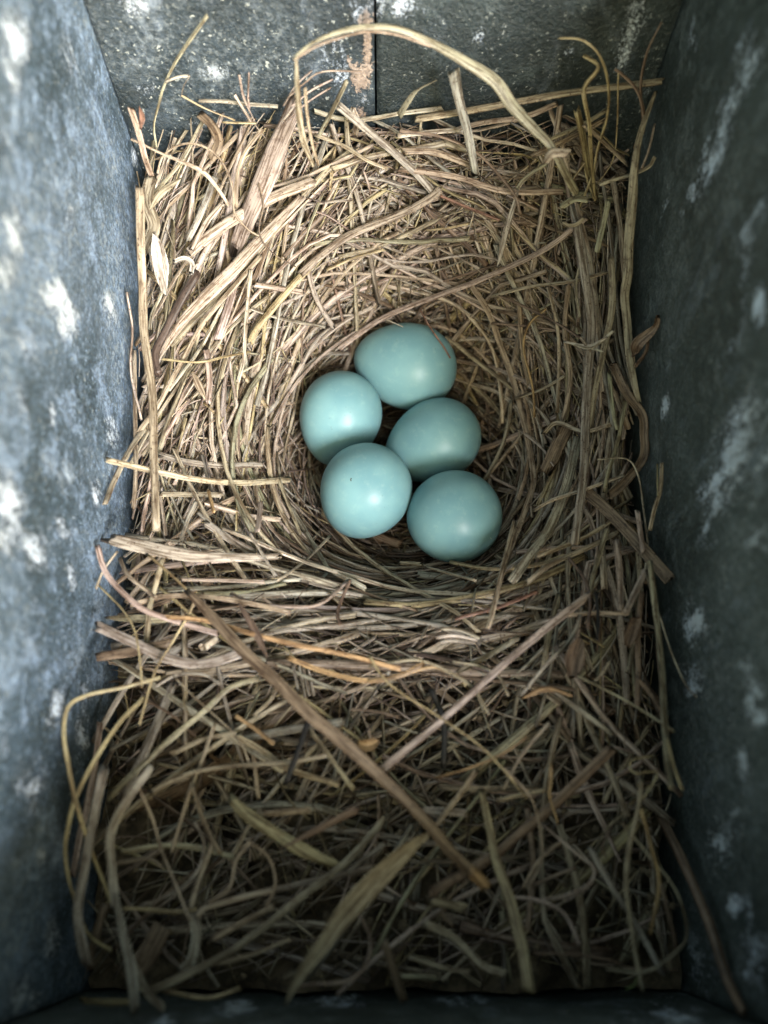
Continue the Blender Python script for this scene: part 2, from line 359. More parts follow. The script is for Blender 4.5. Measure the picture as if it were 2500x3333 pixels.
def spline(P, m):
    P = np.asarray(P, float)
    if len(P) == 2: P = np.array([P[0], (P[0] + P[1]) / 2, P[1]])
    Q = np.vstack([2 * P[0] - P[1], P, 2 * P[-1] - P[-2]]); out = []
    for i in range(1, len(Q) - 2):
        for t in np.linspace(0, 1, m, endpoint=False):
            p0, p1, p2, p3 = Q[i - 1:i + 3]
            out.append(.5 * ((2 * p1) + (-p0 + p2) * t + (2 * p0 - 5 * p1 + 4 * p2 - p3) * t * t + (-p0 + 3 * p1 - 3 * p2 + p3) * t ** 3))
    out.append(Q[-2]); return np.array(out)

nest = empty('bird_nest', (0, 0, ZF), 'cup shaped bird nest woven of dry grass stems filling the bottom of the box', 'nest')
NO = (0, 0, ZF)
counts = {}
def tints(P_n, ns, col, var=.12, tipdark=0):
    c = np.array(COL[col]) * .76 * rng.uniform(1 - var, 1 + var) * rng.uniform(.96, 1.04, 3)
    al = np.ones((P_n, 1)) * 1.0
    q = np.interp(np.linspace(0, 1, P_n), np.linspace(0, 1, 5), rng.uniform(.82, 1.12, 5))[:, None]
    c = c[None, :] * q
    if tipdark: c[-max(2, P_n // 6):] *= tipdark
    return np.repeat(np.hstack([np.clip(c, 0, 1), al]), ns, axis=0)
def part_straw(name, P, W, col, thick=.45, ns=8, label=None, **kw):
    V, F, fib = tube(P, W, thick, ns, **kw)
    tn_ = tints(len(P), ns, col)
    counts[name] = counts.get(name, 0) + 1
    return mesh_obj(name, V, F, M_STRAW, nest, NO, True, {'tint': ('FLOAT_COLOR', tn_), 'fibre': ('FLOAT_VECTOR', fib)}, label)

# views of the photograph the stems were measured in: left, top, magnification
K = {0: (0, 0, 1), 1: (300, 0, 1.508), 2: (1300, 0, 1.3825), 3: (250, 800, 1.659), 4: (1200, 800, 1.508),
     5: (100, 1700, 1.3825), 6: (1200, 1700, 1.276), 7: (0, 2500, 1.327), 8: (1250, 2500, 1.327)}
def stem(k, pts, w, col='tan', lift=.25, plane=None, name='straw', thick=.4, taper=None, label=None, fold=0, groove=.14, ragged=None, arch=0):
    x0, y0, m = K[k]; pts = [(x0 + p[0] / m, y0 + p[1] / m) for p in pts]
    n = len(pts); lf = np.broadcast_to(lift, (n,)) if np.isscalar(lift) else np.interp(np.linspace(0, 1, n), np.linspace(0, 1, len(lift)), lift)
    P = []
    for i, (u, v) in enumerate(pts):
        a = lf[i] + arch * math.sin(math.pi * i / max(1, n - 1))
        P.append(on_surface(u, v, a) if plane is None else on_plane(u, v, plane[0], plane[1] if np.isscalar(plane[1]) else np.interp(i / max(1, n - 1), np.linspace(0, 1, len(plane[1])), plane[1])))
    P = np.array(P)
    if plane is None or plane[0] != 0: P[:, 0] = np.clip(P[:, 0], -WX + .08, WX - .08)
    P[:, 1] = np.clip(P[:, 1], YF + .1, YB - .08)
    if plane is None and n > 2:            # stems are stiff: even out the height, not the plan
        for _ in range(2): P[1:-1, 2] = .5 * P[1:-1, 2] + .25 * (P[:-2, 2] + P[2:, 2])
    Q = spline(P, 5 if n > 3 else 6); dist = np.linalg.norm(Q - CAM, axis=1)
    t = np.linspace(0, 1, len(Q)); ww = w * dist / FPX
    if taper == 'tip': ww = ww * (1 - .75 * sstep(.5, 1, t))
    elif taper == 'both': ww = ww * (.15 + .85 * np.sin(math.pi * np.clip(t, .02, .98)) ** .7)
    elif taper is not None and not isinstance(taper, str): ww = dist / FPX * np.interp(t, np.linspace(0, 1, len(taper)), taper)
    ww = ww * (1 + .06 * np.interp(t, np.linspace(0, 1, 9), rng.uniform(-1, 1, 9)))
    ns = 12 if w >= 16 else 8 if w >= 9 else 6
    rg = (.06 if w > 14 else .02) if ragged is None else ragged
    return part_straw(name, Q, ww, col, thick, ns, label, groove=groove if w >= 14 else 0, ragged=rg, roll=rng.uniform(-.25, .25), fold=fold)
G = 'grass_blade'; RT = 'root_fibre'

# --- back of the nest and the blades that stand against the back wall
stem(1, [(565,75),(470,210),(400,320),(350,430),(325,520),(303,620),(318,730)], 9, 'grn', plane=(1,(6.2,6.3,6.1,5.9)), taper=[13,15,9,8,7,6], label='slim stalk leaning up the back wall')
stem(1, [(362,400),(420,378),(478,372)], 9, 'pale', plane=(1,6.15))
stem(1, [(440,470),(530,520),(610,555),(700,590)], 6, 'yel', plane=(1,6.1))
stem(1, [(478,374),(450,420),(440,460)], 4, 'pale', plane=(1,6.1), name=RT)
stem(1, [(525,495),(650,498),(780,512),(910,522)], 12, 'grey', plane=(1,6.2))
stem(1, [(700,465),(745,540),(790,610)], 10, 'pink', plane=(1,6.0)); stem(1, [(722,370),(745,480),(800,600)], 8, 'pink', plane=(1,5.9), taper='tip'); stem(1, [(770,355),(765,470),(772,530)], 7, 'pink', plane=(1,6.0))
arch_pts = [(957,186),(1023,136),(1109,101),(1195,86),(1295,92),(1400,135),(1510,195),(1611,260),(1669,340),(1734,412),(1792,470),(1835,550),(1880,630)]
stem(0, arch_pts, 34, 'olv', plane=(1,(5.0,5.5,5.6,5.2,4.6,4.3)), name=G, thick=.12, taper=[8,14,17,20,28,40,40,30,26,32], fold=-.25, label='long dry blade arching high against the back wall', groove=.3)
stem(0, [(957,194),(1030,150),(1110,122),(1195,103),(1290,112),(1400,150)], 9, 'tan', plane=(1,(5.0,5.45,5.5,5.3)), name=G, thick=.2)
stem(1, [(1000,290),(1005,420),(1015,560),(1040,700),(1085,810)], 24, 'olv', plane=(1,(5.0,5.0,4.9)), name=G, thick=.15, fold=-.3, groove=.3, taper=[8,18,22,20,10], label='folded leg of the arching blade')
stem(1, [(1045,430),(1055,560),(1080,700),(1110,810)], 10, 'tan', plane=(1,5.1))
stem(1, [(990,530),(900,740),(820,960),(750,1100),(700,1230)], 66, 'pink', lift=(.7,.6,.35), thick=.22, name='grass_sheath', taper=[50,66,70,60,44], groove=.45, ragged=.25, label='broad ribbed grass sheath')
stem(1, [(1090,890),(900,960),(700,1080),(560,1180),(480,1240)], 34, 'pink', lift=.45, groove=.3)
stem(0, [(985,640),(870,760),(760,890),(672,969),(600,1040),(556,1100),(520,1160)], 40, 'pale', lift=.55, taper=[26,38,44,36,26,14], groove=.35, thick=.25, label='pale ribbed stem crossing the left side of the nest')
stem(3, [(650,150),(560,300),(490,450),(430,600),(440,700)], 26, 'dbr', lift=.85, name='twig', thick=.7, groove=.3, label='dark purplish brown twig')
stem(0, [(456,610),(459,800),(463,920),(479,1100),(494,1282),(499,1463),(509,1722)], 27, 'tan', lift=(1.5,1.0,.9), groove=.25, label='long straight stem standing along the bright wall')
stem(3, [(310,560),(325,900),(315,1200),(305,1420)], 15, 'tan', lift=.5); stem(3, [(265,250),(300,450),(305,700),(350,940)], 8, 'pale', lift=.7)
stem(3, [(110,1158),(300,1182),(450,1212),(650,1235),(900,1250),(1150,1262)], 20, 'tan', lift=(1.3,.8,.3), groove=.2)
stem(3, [(375,970),(280,1130),(200,1290),(140,1395)], 20, 'tan', lift=(.4,.7,1.2))
stem(3, [(990,60),(850,220),(690,420),(560,640),(430,860),(330,1010)], 17, 'tan', lift=.5)
stem(3, [(1310,60),(1150,240),(1000,430),(930,530)], 22, 'yel', lift=.4); stem(3, [(1659,20),(1500,60),(1350,130)], 12, 'yel', lift=.3)
stem(3, [(940,130),(920,320),(912,560),(900,640),(868,740)], 13, 'pale', lift=.6, name=G, thick=.2); stem(3, [(460,612),(650,605),(800,590),(940,572)], 8, 'yel', lift=.7)
stem(3, [(450,1130),(600,1150),(800,1165),(1000,1180)], 22, 'grey', lift=.25)
stem(3, [(1700,385),(1560,440),(1430,510),(1280,640),(1150,800),(1060,960)], 11, 'pink', lift=.35, name=G, thick=.3); stem(3, [(1600,330),(1450,400),(1300,520),(1180,700),(1080,900)], 14, 'pink', lift=.15, name=G, thick=.3)
stem(0, [(288,1751),(447,1778),(606,1794),(751,1805),(896,1812)], 40, 'pink', lift=(1.0,.7,.4), groove=.4, thick=.25, taper=[34,44,40,30,20], name='grass_sheath', ragged=.2, label='pinkish flattened sheath sticking out to the bright wall')
stem(3, [(710,1320),(740,1440)], 12, 'org', lift=.45); stem(3, [(992,1385),(985,1460),(975,1540)], 18, 'pink', lift=.5, name=G, thick=.15)
stem(3, [(1090,1260),(1150,1420),(1210,1560)], 12, 'tan', lift=.35); stem(3, [(700,1390),(900,1430),(1100,1480)], 18, 'tan', lift=.25); stem(3, [(450,1340),(600,1340),(780,1345)], 18, 'grn', lift=.25)
stem(3, [(640,1390),(600,1480),(560,1600)], 15, 'grey', lift=.4); stem(3, [(700,1500),(830,1580),(950,1650)], 24, 'grey', lift=.2)
stem(3, [(960,210),(1090,225),(1220,250)], 18, 'pink', lift=.4); stem(3, [(940,340),(1100,370),(1340,440)], 11, 'grey', lift=.4); stem(3, [(1250,130),(1290,260),(1385,440)], 16, 'pink', lift=.5)
stem(3, [(870,90),(830,300),(760,500)], 26, 'pink', lift=.35, groove=.3); stem(3, [(700,560),(715,700),(710,850)], 20, 'pink', lift=.55, name=G, thick=.15); stem(3, [(630,690),(690,820)], 24, 'tan', lift=.6, name=G, thick=.15, taper='both')
stem(3, [(420,-60),(440,30),(455,120),(475,260)], 50, 'whi', lift=.9, name=G, thick=.1, taper=[10,40,52,44,12], fold=.3, label='pale papery leaf blade'); stem(1, [(400,1290),(450,1262),(490,1290),(488,1345)], 16, 'whi', lift=.9, name=G, thick=.15, fold=.5, label='small curled whitish leaf scrap')
stem(3, [(500,100),(460,260),(410,370),(395,450)], 13, 'grn', lift=.7, name=G, thick=.2)
stem(1, [(190,682),(350,750),(490,812),(560,850),(620,930),(670,1010)], 11, 'pale', lift=(1.5,1.0,.7), taper=[8,9,16,12,10])
stem(1, [(193,540),(225,640),(262,780),(290,860)], 17, 'tan', lift=(1.9,1.5,1.0), name=G, thick=.2); stem(1, [(235,535),(245,580),(240,625)], 18, 'red', lift=1.7, name=G, thick=.15, taper='both')
stem(1, [(320,850),(350,760),(430,700),(520,695),(600,740),(660,830),(690,930),(700,1050),(760,1130),(820,1160)], 7, 'tan', lift=1.0, name=RT); stem(1, [(830,640),(740,760),(710,900),(705,1010)], 15, 'tan', lift=.9)
stem(1, [(820,900),(840,1000),(820,1140),(880,1230),(1000,1310)], 5, 'brn', lift=.8, name=RT)
stem(1, [(1250,395),(1180,540),(1100,690)], 14, 'grn', plane=(1,5.9)); stem(1, [(1200,510),(1320,600),(1470,730),(1590,860),(1680,950)], 24, 'grey', lift=(.9,.5,.3), groove=.3)
stem(1, [(1090,660),(1230,710),(1350,780),(1450,830)], 13, 'tan', lift=.5); stem(1, [(640,600),(800,605)], 8, 'yel', lift=.8); stem(1, [(530,560),(590,610),(620,700),(590,770)], 28, 'brn', lift=.9, name=G, thick=.15)
stem(1, [(430,880),(340,940),(290,1020)], 22, 'tan', lift=1.0, name=G, thick=.15, taper='both'); stem(1, [(290,870),(270,1000),(300,1100),(260,1220)], 40, 'tan', lift=.7, name=G, thick=.15)
stem(1, [(540,600),(440,790),(330,940),(270,1000)], 13, 'tan', lift=.6); stem(1, [(640,1000),(560,1080),(490,1220)], 18, 'pale', lift=.6); stem(1, [(600,880),(540,1040),(470,1180)], 20, 'grey', lift=.4)
for q in ([(1320,350),(1130,352),(1040,410),(960,480)], [(1180,390),(1080,440),(980,520)], [(1170,430),(1060,500),(960,590)], [(1160,400),(1040,470),(930,600)], [(1080,345),(1000,420),(940,520)]):
    stem(1, q, 6, 'pink', plane=(1,(6.3,6.0,5.8)))
stem(1, [(1280,540),(1300,600),(1290,660)], 22, 'pink', plane=(1,6.1))
stem(2, [(1185,365),(980,390),(750,420),(520,460),(300,500),(80,535)], 24, 'tan', plane=(1,(6.0,6.1,6.1)), groove=.35, label='long ribbed stem lying across the back wall')
stem(2, [(245,322),(270,460),(310,600),(342,780)], 32, 'grey', lift=(2.0,1.2,.6), taper=[38,28,26,24], groove=.3); stem(2, [(0,520),(50,440),(90,400),(160,365)], 20, 'grn', plane=(1,5.9), name=G, thick=.15, taper=[26,20,8,3])
stem(2, [(712,172),(820,180),(900,250),(940,380),(935,520),(890,680),(865,800),(790,980)], 8, 'yel', plane=(1,(5.9,5.6,5.3,4.9)), taper=[5,8,9,8], label='thin yellow stem looping up in the corner')
stem(2, [(985,330),(980,560),(960,720),(890,830)], 5, 'yel', plane=(1,(5.9,5.3)), name=RT); stem(2, [(830,250),(895,300),(840,380),(830,430),(855,560),(862,700),(880,880)], 13, 'yel', plane=(1,(6.0,5.4,4.9)))
stem(2, [(800,495),(830,640),(850,780),(885,890)], 24, 'yel', plane=(1,(5.6,5.0)), groove=.3); stem(2, [(830,560),(930,650),(1032,745)], 14, 'tan', plane=(1,5.3)); stem(2, [(835,730),(780,810)], 7, 'yel', lift=.9)
stem(2, [(1180,100),(1120,220),(1092,330),(1085,420),(1095,560),(1060,660)], 9, 'brn', plane=(1,(6.2,5.6)), taper=[4,8,11,12])
stem(2, [(970,310),(1040,370),(1080,430),(1100,520),(1095,600)], 11, 'brn', plane=(1,(6.1,5.5)))
stem(0, [(2132,304),(2085,434),(2066,550),(2060,651),(2047,781),(2040,900),(2034,960),(2039,1065),(2049,1165),(2069,1264),(2082,1310)], 27, 'tan', lift=(1.6,1.1,.7), taper=[10,20,28,30,28,26,22,14], groove=.3, label='long upright stem standing along the shaded wall')
stem(2, [(1200,560),(1120,680),(1090,760)], 8, 'pale', lift=1.3); stem(2, [(1205,708),(1100,770),(900,830)], 12, 'tan', lift=(1.4,.8))
stem(2, [(20,680),(160,690),(340,750)], 20, 'tan', lift=.4); stem(2, [(0,760),(250,810),(480,850),(740,862)], 20, 'tan', lift=.35); stem(2, [(0,590),(180,620),(340,680),(440,760),(520,880),(545,970)], 10, 'brn', lift=.6)
stem(2, [(180,880),(300,930),(450,990)], 10, 'red', lift=.5); stem(0, [(1434,618),(1387,651),(1300,700),(1142,763),(1050,830),(980,890)], 26, 'tan', lift=.5, groove=.2)
stem(2, [(535,860),(500,970),(470,1080),(445,1190)], 20, 'grey', lift=.6, name=G, thick=.15, taper='both'); stem(2, [(940,900),(920,1000),(890,1130)], 18, 'grn', lift=.7)
stem(0, [(1879,731),(1895,800),(1913,933),(1924,1065),(1913,1198),(1905,1330),(1903,1463),(1896,1569),(1870,1768)], 29, 'grey', lift=(.6,.8,.8,.6), groove=.35, label='long greyish upright stem on the right of the cup')
stem(2, [(655,730),(690,690),(765,690)], 30, 'pale', plane=(1,4.3), name=G, thick=.4, taper=[16,34,26], label='knot where the arching blade is wrapped'); stem(2, [(530,850),(570,800),(660,735)], 14, 'grn', lift=.8, name=G, thick=.2); stem(2, [(735,1000),(760,1020),(800,1010),(830,980)], 12, 'tan', lift=.8, name=G, thick=.2)
stem(2, [(730,930),(790,890),(850,900)], 20, 'grn', lift=.8, name=G, thick=.2)
stem(2, [(700,470),(560,520),(380,560),(260,580)], 18, 'tan', lift=.5); stem(2, [(940,490),(820,560),(650,640)], 14, 'grn', lift=.6); stem(2, [(920,540),(760,620),(600,700)], 16, 'tan', lift=.5); stem(2, [(300,580),(120,600),(0,610)], 16, 'pale', lift=.5)
stem(0, [(1907,709),(1784,800),(1664,862),(1532,926),(1399,979),(1266,1035),(1190,1070),(1110,1130)], 19, 'pink', lift=.55, groove=.2, label='long pinkish stem running diagonally above the eggs')
# --- right of the cup
stem(4, [(1200,590),(1270,720),(1340,830),(1370,930),(1340,1050),(1250,1170),(1180,1230)], 28, 'brn', lift=.6, name=G, thick=.15, fold=.4, label='brown flat blade bent along the shaded wall')
stem(4, [(1510,345),(1400,410),(1320,480),(1305,530)], 28, 'brn', lift=(1.7,1.0), name='dead_leaf', thick=.12, fold=.5, taper=[14,22,40,20]); stem(4, [(1400,430),(1360,520),(1310,590)], 12, 'brn', lift=1.2, name='dead_leaf', thick=.2)
stem(4, [(1190,60),(1190,300),(1160,480),(1110,700),(1085,900)], 21, 'grn', lift=.55, groove=.2); stem(4, [(1000,480),(1090,505),(1200,420)], 10, 'pale', lift=1.2); stem(4, [(960,470),(1080,490),(1170,450)], 9, 'pale', lift=1.2); stem(4, [(1040,450),(1090,520)], 10, 'pale', lift=1.2); stem(4, [(1080,500),(1150,520)], 8, 'pale', lift=1.2)
stem(4, [(960,1522),(820,1550),(600,1562),(400,1552)], 14, 'yel', lift=.45); stem(4, [(250,225),(430,270),(540,400),(610,520),(640,620),(650,800),(655,870)], 13, 'pale', lift=.25, name=G, thick=.3)
stem(4, [(500,190),(590,330),(640,480),(700,640),(750,850),(800,1100),(790,1230),(700,1480),(640,1650)], 19, 'tan', lift=.3, name=G, thick=.25, fold=.2); stem(4, [(870,310),(790,380),(760,500),(800,700),(815,840)], 8, 'org', lift=.5)
stem(4, [(700,760),(680,900),(640,1020),(570,1150)], 14, 'grey', lift=.25); stem(4, [(1250,1130),(1060,1180),(900,1250),(810,1300)], 12, 'pale', lift=.6)
stem(0, [(1943,1496),(2042,1490),(2075,1556),(2089,1662),(2108,1795),(2109,1857),(2148,2013),(2172,2123),(2225,2225),(2266,2268)], 7, 'pale', lift=(.8,.8,.6,.9,1.0,1.6), label='thin pale stem curving out over the shaded wall')
stem(4, [(1060,1200),(1200,1330),(1350,1480),(1480,1640)], 38, 'brn', lift=(.3,.7,1.0), name=G, thick=.12, fold=.2, label='broad brown strip on the right of the nest'); stem(4, [(1320,1310),(1348,1500)], 16, 'pink', lift=.9)
stem(4, [(1482,1065),(1430,1200),(1400,1300),(1380,1400)], 14, 'tan', lift=(1.5,.9)); stem(4, [(1450,1070),(1420,1230)], 7, 'yel', lift=1.3)
stem(4, [(965,900),(920,1000),(880,1090)], 48, 'brn', lift=.5, name='bark_scrap', thick=.2, ragged=.25, groove=.4); stem(4, [(1030,940),(960,1200),(880,1400),(790,1520),(700,1650)], 32, 'grey', lift=.35, groove=.4)
stem(4, [(1220,1335),(1060,1430),(830,1525)], 15, 'tan', lift=.5); stem(4, [(1230,1400),(1100,1470),(900,1560),(780,1650)], 17, 'tan', lift=.45); stem(4, [(1180,620),(1200,800),(1220,900)], 14, 'grn', lift=.5)
stem(4, [(1180,880),(1060,900),(920,880),(860,920)], 15, 'tan', lift=.7, name=G, thick=.2); stem(4, [(740,900),(850,990),(910,1080)], 10, 'pink', lift=.5); stem(4, [(1050,460),(900,340),(640,240)], 9, 'brn', lift=.6); stem(4, [(960,420),(800,385),(600,380)], 8, 'brn', lift=.4)
stem(4, [(1170,130),(1000,140),(800,190),(600,250)], 12, 'tan', lift=.55); stem(4, [(960,640),(860,690),(720,750)], 11, 'tan', lift=.55); stem(4, [(980,200),(960,420),(985,640),(970,780),(950,860)], 17, 'tan', lift=.35); stem(4, [(740,260),(745,420),(760,560),(790,700)], 16, 'tan', lift=.3)
stem(4, [(880,200),(930,420),(930,620),(925,820)], 12, 'tan', lift=.45); stem(4, [(1260,760),(1230,930),(1170,1130),(1160,1200)], 15, 'grn', lift=.5); stem(4, [(1050,60),(1020,180),(1035,350)], 10, 'grey', lift=.6)
# --- front rim and the loose front of the nest
stem(5, [(300,110),(330,200),(370,270),(480,370),(610,430),(760,480),(840,500)], 18, 'pink', lift=(1.4,1.0,.6), name=G, thick=.25); stem(5, [(270,285),(400,380),(460,480),(490,600),(500,740)], 7, 'yel', lift=1.1)
stem(5, [(520,140),(640,240),(720,330),(725,380),(640,540),(560,680),(490,910)], 8, 'yel', lift=.9)
stem(0, [(610,1925),(700,2018),(787,2112),(896,2214),(1004,2322),(1113,2409),(1228,2517),(1386,2673),(1476,2779),(1582,2886)], 40, 'brn', lift=(.9,1.1,1.3,1.2,1.0), thick=.35, groove=.1, taper=[22,36,40,42,44,42,40,38,36,34], label='long thick brownish stem lying diagonally across the front of the nest')
stem(0, [(1530,2834),(1560,2862),(1584,2888)], 35, 'org', lift=(1.02,1.02), thick=.42, groove=.1)
stem(5, [(295,465),(450,530),(600,610),(750,640),(880,610),(985,570)], 32, 'grey', lift=(1.0,.7,.4), groove=.45, thick=.3, name='grass_sheath', label='ribbed grey sheath pointing at the bright wall'); stem(5, [(305,605),(450,578),(640,540)], 30, 'brn', lift=.7, groove=.3)
stem(5, [(340,430),(500,420),(650,440)], 28, 'grn', lift=.5, name=G, thick=.15, taper='both'); stem(5, [(600,425),(800,450),(1000,495),(1200,550),(1400,600),(1659,660)], 16, 'org', lift=.85, name=G, thick=.2)
stem(5, [(1160,610),(1300,670),(1500,712),(1659,690),(1760,640)], 16, 'org', lift=.7, name=G, thick=.2)
stem(0, [(520,2206),(389,2239),(281,2264),(216,2300),(206,2394),(225,2496),(240,2590),(262,2690),(301,2794),(362,2937)], 13, 'yel', lift=(.9,1.3,1.6,1.5,1.2,.6), label='yellow stem kinked against the bright wall', name=G, thick=.3)
stem(0, [(470,2270),(389,2351),(303,2481),(245,2600),(218,2690),(207,2764),(218,2854),(256,2967),(294,3043),(362,3095)], 10, 'yel', lift=(.9,1.3,1.4,1.1,.6), taper=[14,14,9,9])
stem(5, [(1030,700),(900,740),(800,830),(640,970),(460,1130),(350,1244)], 18, 'grn', lift=.6); stem(5, [(1350,60),(1230,160),(1110,262)], 10, 'tan', lift=.5); stem(5, [(985,50),(1040,140),(1100,240)], 10, 'grey', lift=.5)
stem(5, [(548,1222),(700,1135),(900,1102),(1150,1080),(1330,1048)], 14, 'tan', lift=.6); stem(5, [(920,870),(1010,930),(1092,997)], 14, 'org', lift=.7)
stem(5, [(1262,860),(1220,980),(1150,1172)], 19, 'blk', lift=.75, name='twig', thick=.6, label='charred black twig'); stem(6, [(262,700),(310,830),(312,1010)], 20, 'blk', lift=.55, name='twig', thick=.6, label='charred black twig')
stem(5, [(640,690),(740,790),(850,890),(940,980),(980,1075)], 5, 'tan', lift=.9, name=RT); stem(5, [(880,985),(1040,960),(1200,930),(1400,900)], 26, 'grey', lift=.2); stem(5, [(1260,940),(1350,1060),(1450,1200)], 17, 'tan', lift=.5)
stem(5, [(940,370),(1010,490),(1062,605)], 26, 'brn', lift=.8, name=G, thick=.12, taper='both'); stem(5, [(1438,258),(1380,380),(1392,460)], 12, 'brn', lift=.6, name=G, thick=.2); stem(5, [(1430,260),(1300,350),(1160,370),(1000,365),(900,320)], 13, 'pink', lift=.45)
stem(5, [(450,372),(600,325),(800,340),(1000,370),(1160,405)], 16, 'tan', lift=.55); stem(5, [(680,258),(850,262),(1050,268)], 12, 'pink', lift=.35); stem(5, [(400,160),(440,240),(520,300),(560,340)], 14, 'tan', lift=.8); stem(5, [(600,150),(560,280),(530,400),(520,560)], 18, 'grn', lift=.5)
stem(5, [(390,130),(330,220),(262,300)], 8, 'tan', lift=1.2); stem(5, [(560,740),(660,690),(780,685),(850,730)], 9, 'grey', lift=.7); stem(5, [(700,760),(690,810),(715,870)], 6, 'yel', lift=.7, name=RT); stem(5, [(1000,870),(1080,800),(1120,720)], 12, 'tan', lift=.4)
stem(5, [(640,720),(560,930),(480,1100),(420,1244)], 30, 'grey', lift=.25, groove=.3); stem(5, [(830,900),(780,1040),(700,1244)], 12, 'tan', lift=.5); stem(5, [(990,985),(1010,1100),(1025,1244)], 13, 'tan', lift=.3)
stem(5, [(640,1040),(780,975),(920,950)], 16, 'tan', lift=.35); stem(5, [(940,970),(1060,1040),(1160,1110),(1380,1180)], 20, 'tan', lift=.45); stem(5, [(520,800),(640,870),(740,960)], 8, 'brn', lift=.6); stem(5, [(1659,100),(1560,60),(1520,30)], 30, 'brn', lift=.15)
for q in ([(1180,640),(1210,780)], [(1205,640),(1235,790)], [(1225,650),(1255,780)], [(1250,660),(1275,785)]): stem(5, q, 10, 'grey', lift=.25)
stem(5, [(1659,880),(1560,850),(1440,840)], 8, 'brn', lift=.5, name=RT); stem(5, [(1470,990),(1520,1000),(1560,980)], 40, 'org', lift=.4, name='dead_leaf', thick=.15, fold=.6, taper='both')
stem(6, [(1080,380),(980,372),(880,380),(760,400),(640,442)], 14, 'pink', lift=.6); stem(6, [(920,300),(760,420),(560,590),(310,820),(150,950),(40,1040)], 26, 'pink', lift=.8, groove=.15, label='straight pinkish stem rising to the right')
stem(6, [(605,0),(560,200),(500,435)], 18, 'tan', lift=.7); stem(6, [(702,288),(540,350),(360,400)], 12, 'red', lift=.4); stem(6, [(890,340),(850,470),(730,600),(630,720)], 14, 'grey', lift=.6)
stem(6, [(1030,80),(1045,220),(1046,362)], 22, 'pink', lift=.7); stem(6, [(1148,203),(1070,372)], 22, 'pink', lift=.9); stem(6, [(790,300),(750,450),(728,600)], 20, 'grn', lift=.25); stem(6, [(990,30),(940,200),(920,290)], 16, 'grn', lift=.5)
stem(0, [(2115,1830),(2133,2013),(2144,2170),(2160,2327),(2176,2484),(2184,2562)], 22, 'grn', lift=(1.1,1.0,1.2,1.5), groove=.35, label='greenish stem upright beside the shaded wall'); stem(6, [(1240,900),(1270,1010),(1303,1110)], 10, 'yel', lift=1.3)
stem(6, [(870,640),(1060,740),(1268,868)], 9, 'grn', lift=(.5,1.0)); stem(6, [(0,550),(60,640),(130,700),(300,820),(450,920),(560,1020),(660,1149)], 8, 'yel', lift=1.0)
stem(0, [(1990,2437),(1928,2500),(1793,2628),(1702,2703),(1604,2786),(1438,2884),(1400,2910)], 32, 'brn', lift=.7, groove=.25, label='thick tan twig rising to the right near the front'); stem(6, [(275,1062),(420,1020),(560,960),(660,890)], 8, 'org', lift=.7)
stem(6, [(640,730),(740,690),(850,722)], 20, 'org', lift=.5, name=G, thick=.2, taper='both'); stem(6, [(690,650),(860,760),(1010,880)], 18, 'grey', lift=.4); stem(6, [(300,1102),(500,1106),(715,1100)], 20, 'tan', lift=.4); stem(6, [(752,830),(640,960),(560,1110)], 12, 'tan', lift=.5)
stem(6, [(755,1000),(762,1060),(750,1149)], 8, 'org', lift=.6); stem(6, [(880,480),(850,560),(840,640)], 66, 'brn', lift=.55, name='dead_leaf', thick=.2, fold=.7, taper=[18,56,70,26], label='crumpled brown dead leaf'); stem(6, [(1110,400),(1085,470),(1070,510)], 50, 'brn', lift=.6, name='dead_leaf', thick=.2, fold=.6, taper=[30,50,20])
stem(6, [(1135,300),(1120,450),(1118,620),(1115,760)], 18, 'brn', lift=.6); stem(6, [(830,150),(890,230),(920,320),(910,440)], 11, 'dbr', lift=.8, name='twig', thick=.8); stem(6, [(945,290),(955,400),(950,480)], 10, 'blk', lift=.6, name='twig', thick=.8)
stem(6, [(0,660),(110,640),(260,600),(330,620)], 12, 'org', lift=.7); stem(6, [(0,600),(100,580),(210,570),(330,620),(430,690),(500,800)], 11, 'tan', lift=.75); stem(6, [(350,580),(460,600),(540,640),(580,720)], 9, 'tan', lift=.6); stem(6, [(370,620),(470,570),(620,480)], 18, 'grn', lift=.5)
for q in ([(460,480),(380,445),(300,440)], [(450,490),(360,470),(280,480)], [(440,500),(340,490),(300,500)]): stem(6, q, 12, 'pale', lift=.5)
stem(6, [(130,170),(220,175)], 16, 'tan', lift=.35); stem(6, [(240,185),(340,215),(445,242)], 9, 'tan', lift=.5); stem(6, [(1000,580),(960,640),(940,660)], 10, 'tan', lift=.5); stem(6, [(1110,640),(1170,720),(1230,800)], 16, 'brn', lift=.8); stem(6, [(1180,970),(1090,990),(1100,1040),(1200,1040),(1140,1149)], 7, 'yel', lift=.8, name=RT)
stem(7, [(655,105),(730,62),(810,32)], 20, 'tan', lift=.6); stem(7, [(1000,135),(1080,210),(1200,290),(1300,350),(1425,408)], 36, 'yel', lift=.75, groove=.25, taper=[30,40,34,40,26], ragged=.15, label='stout yellow stem with a broken end'); stem(7, [(1545,178),(1400,250),(1210,350)], 22, 'brn', lift=.9, name=G, thick=.2, taper='tip')
stem(0, [(1392,2716),(1320,2770),(1236,2850),(1130,2962),(1055,3068),(985,3163),(931,3265)], 64, 'tan', lift=(1.1,1.5,1.6,1.7), name=G, thick=.1, fold=.22, groove=.5, taper=[14,50,66,66,52,34,6], label='broad pointed dry leaf blade at the front')
stem(7, [(500,560),(540,750),(565,900),(580,1075)], 30, 'grey', lift=1.3, name=G, thick=.15, taper=[16,30,34,26]); stem(7, [(560,820),(620,960),(700,1075)], 24, 'grey', lift=1.2, name=G, thick=.15)
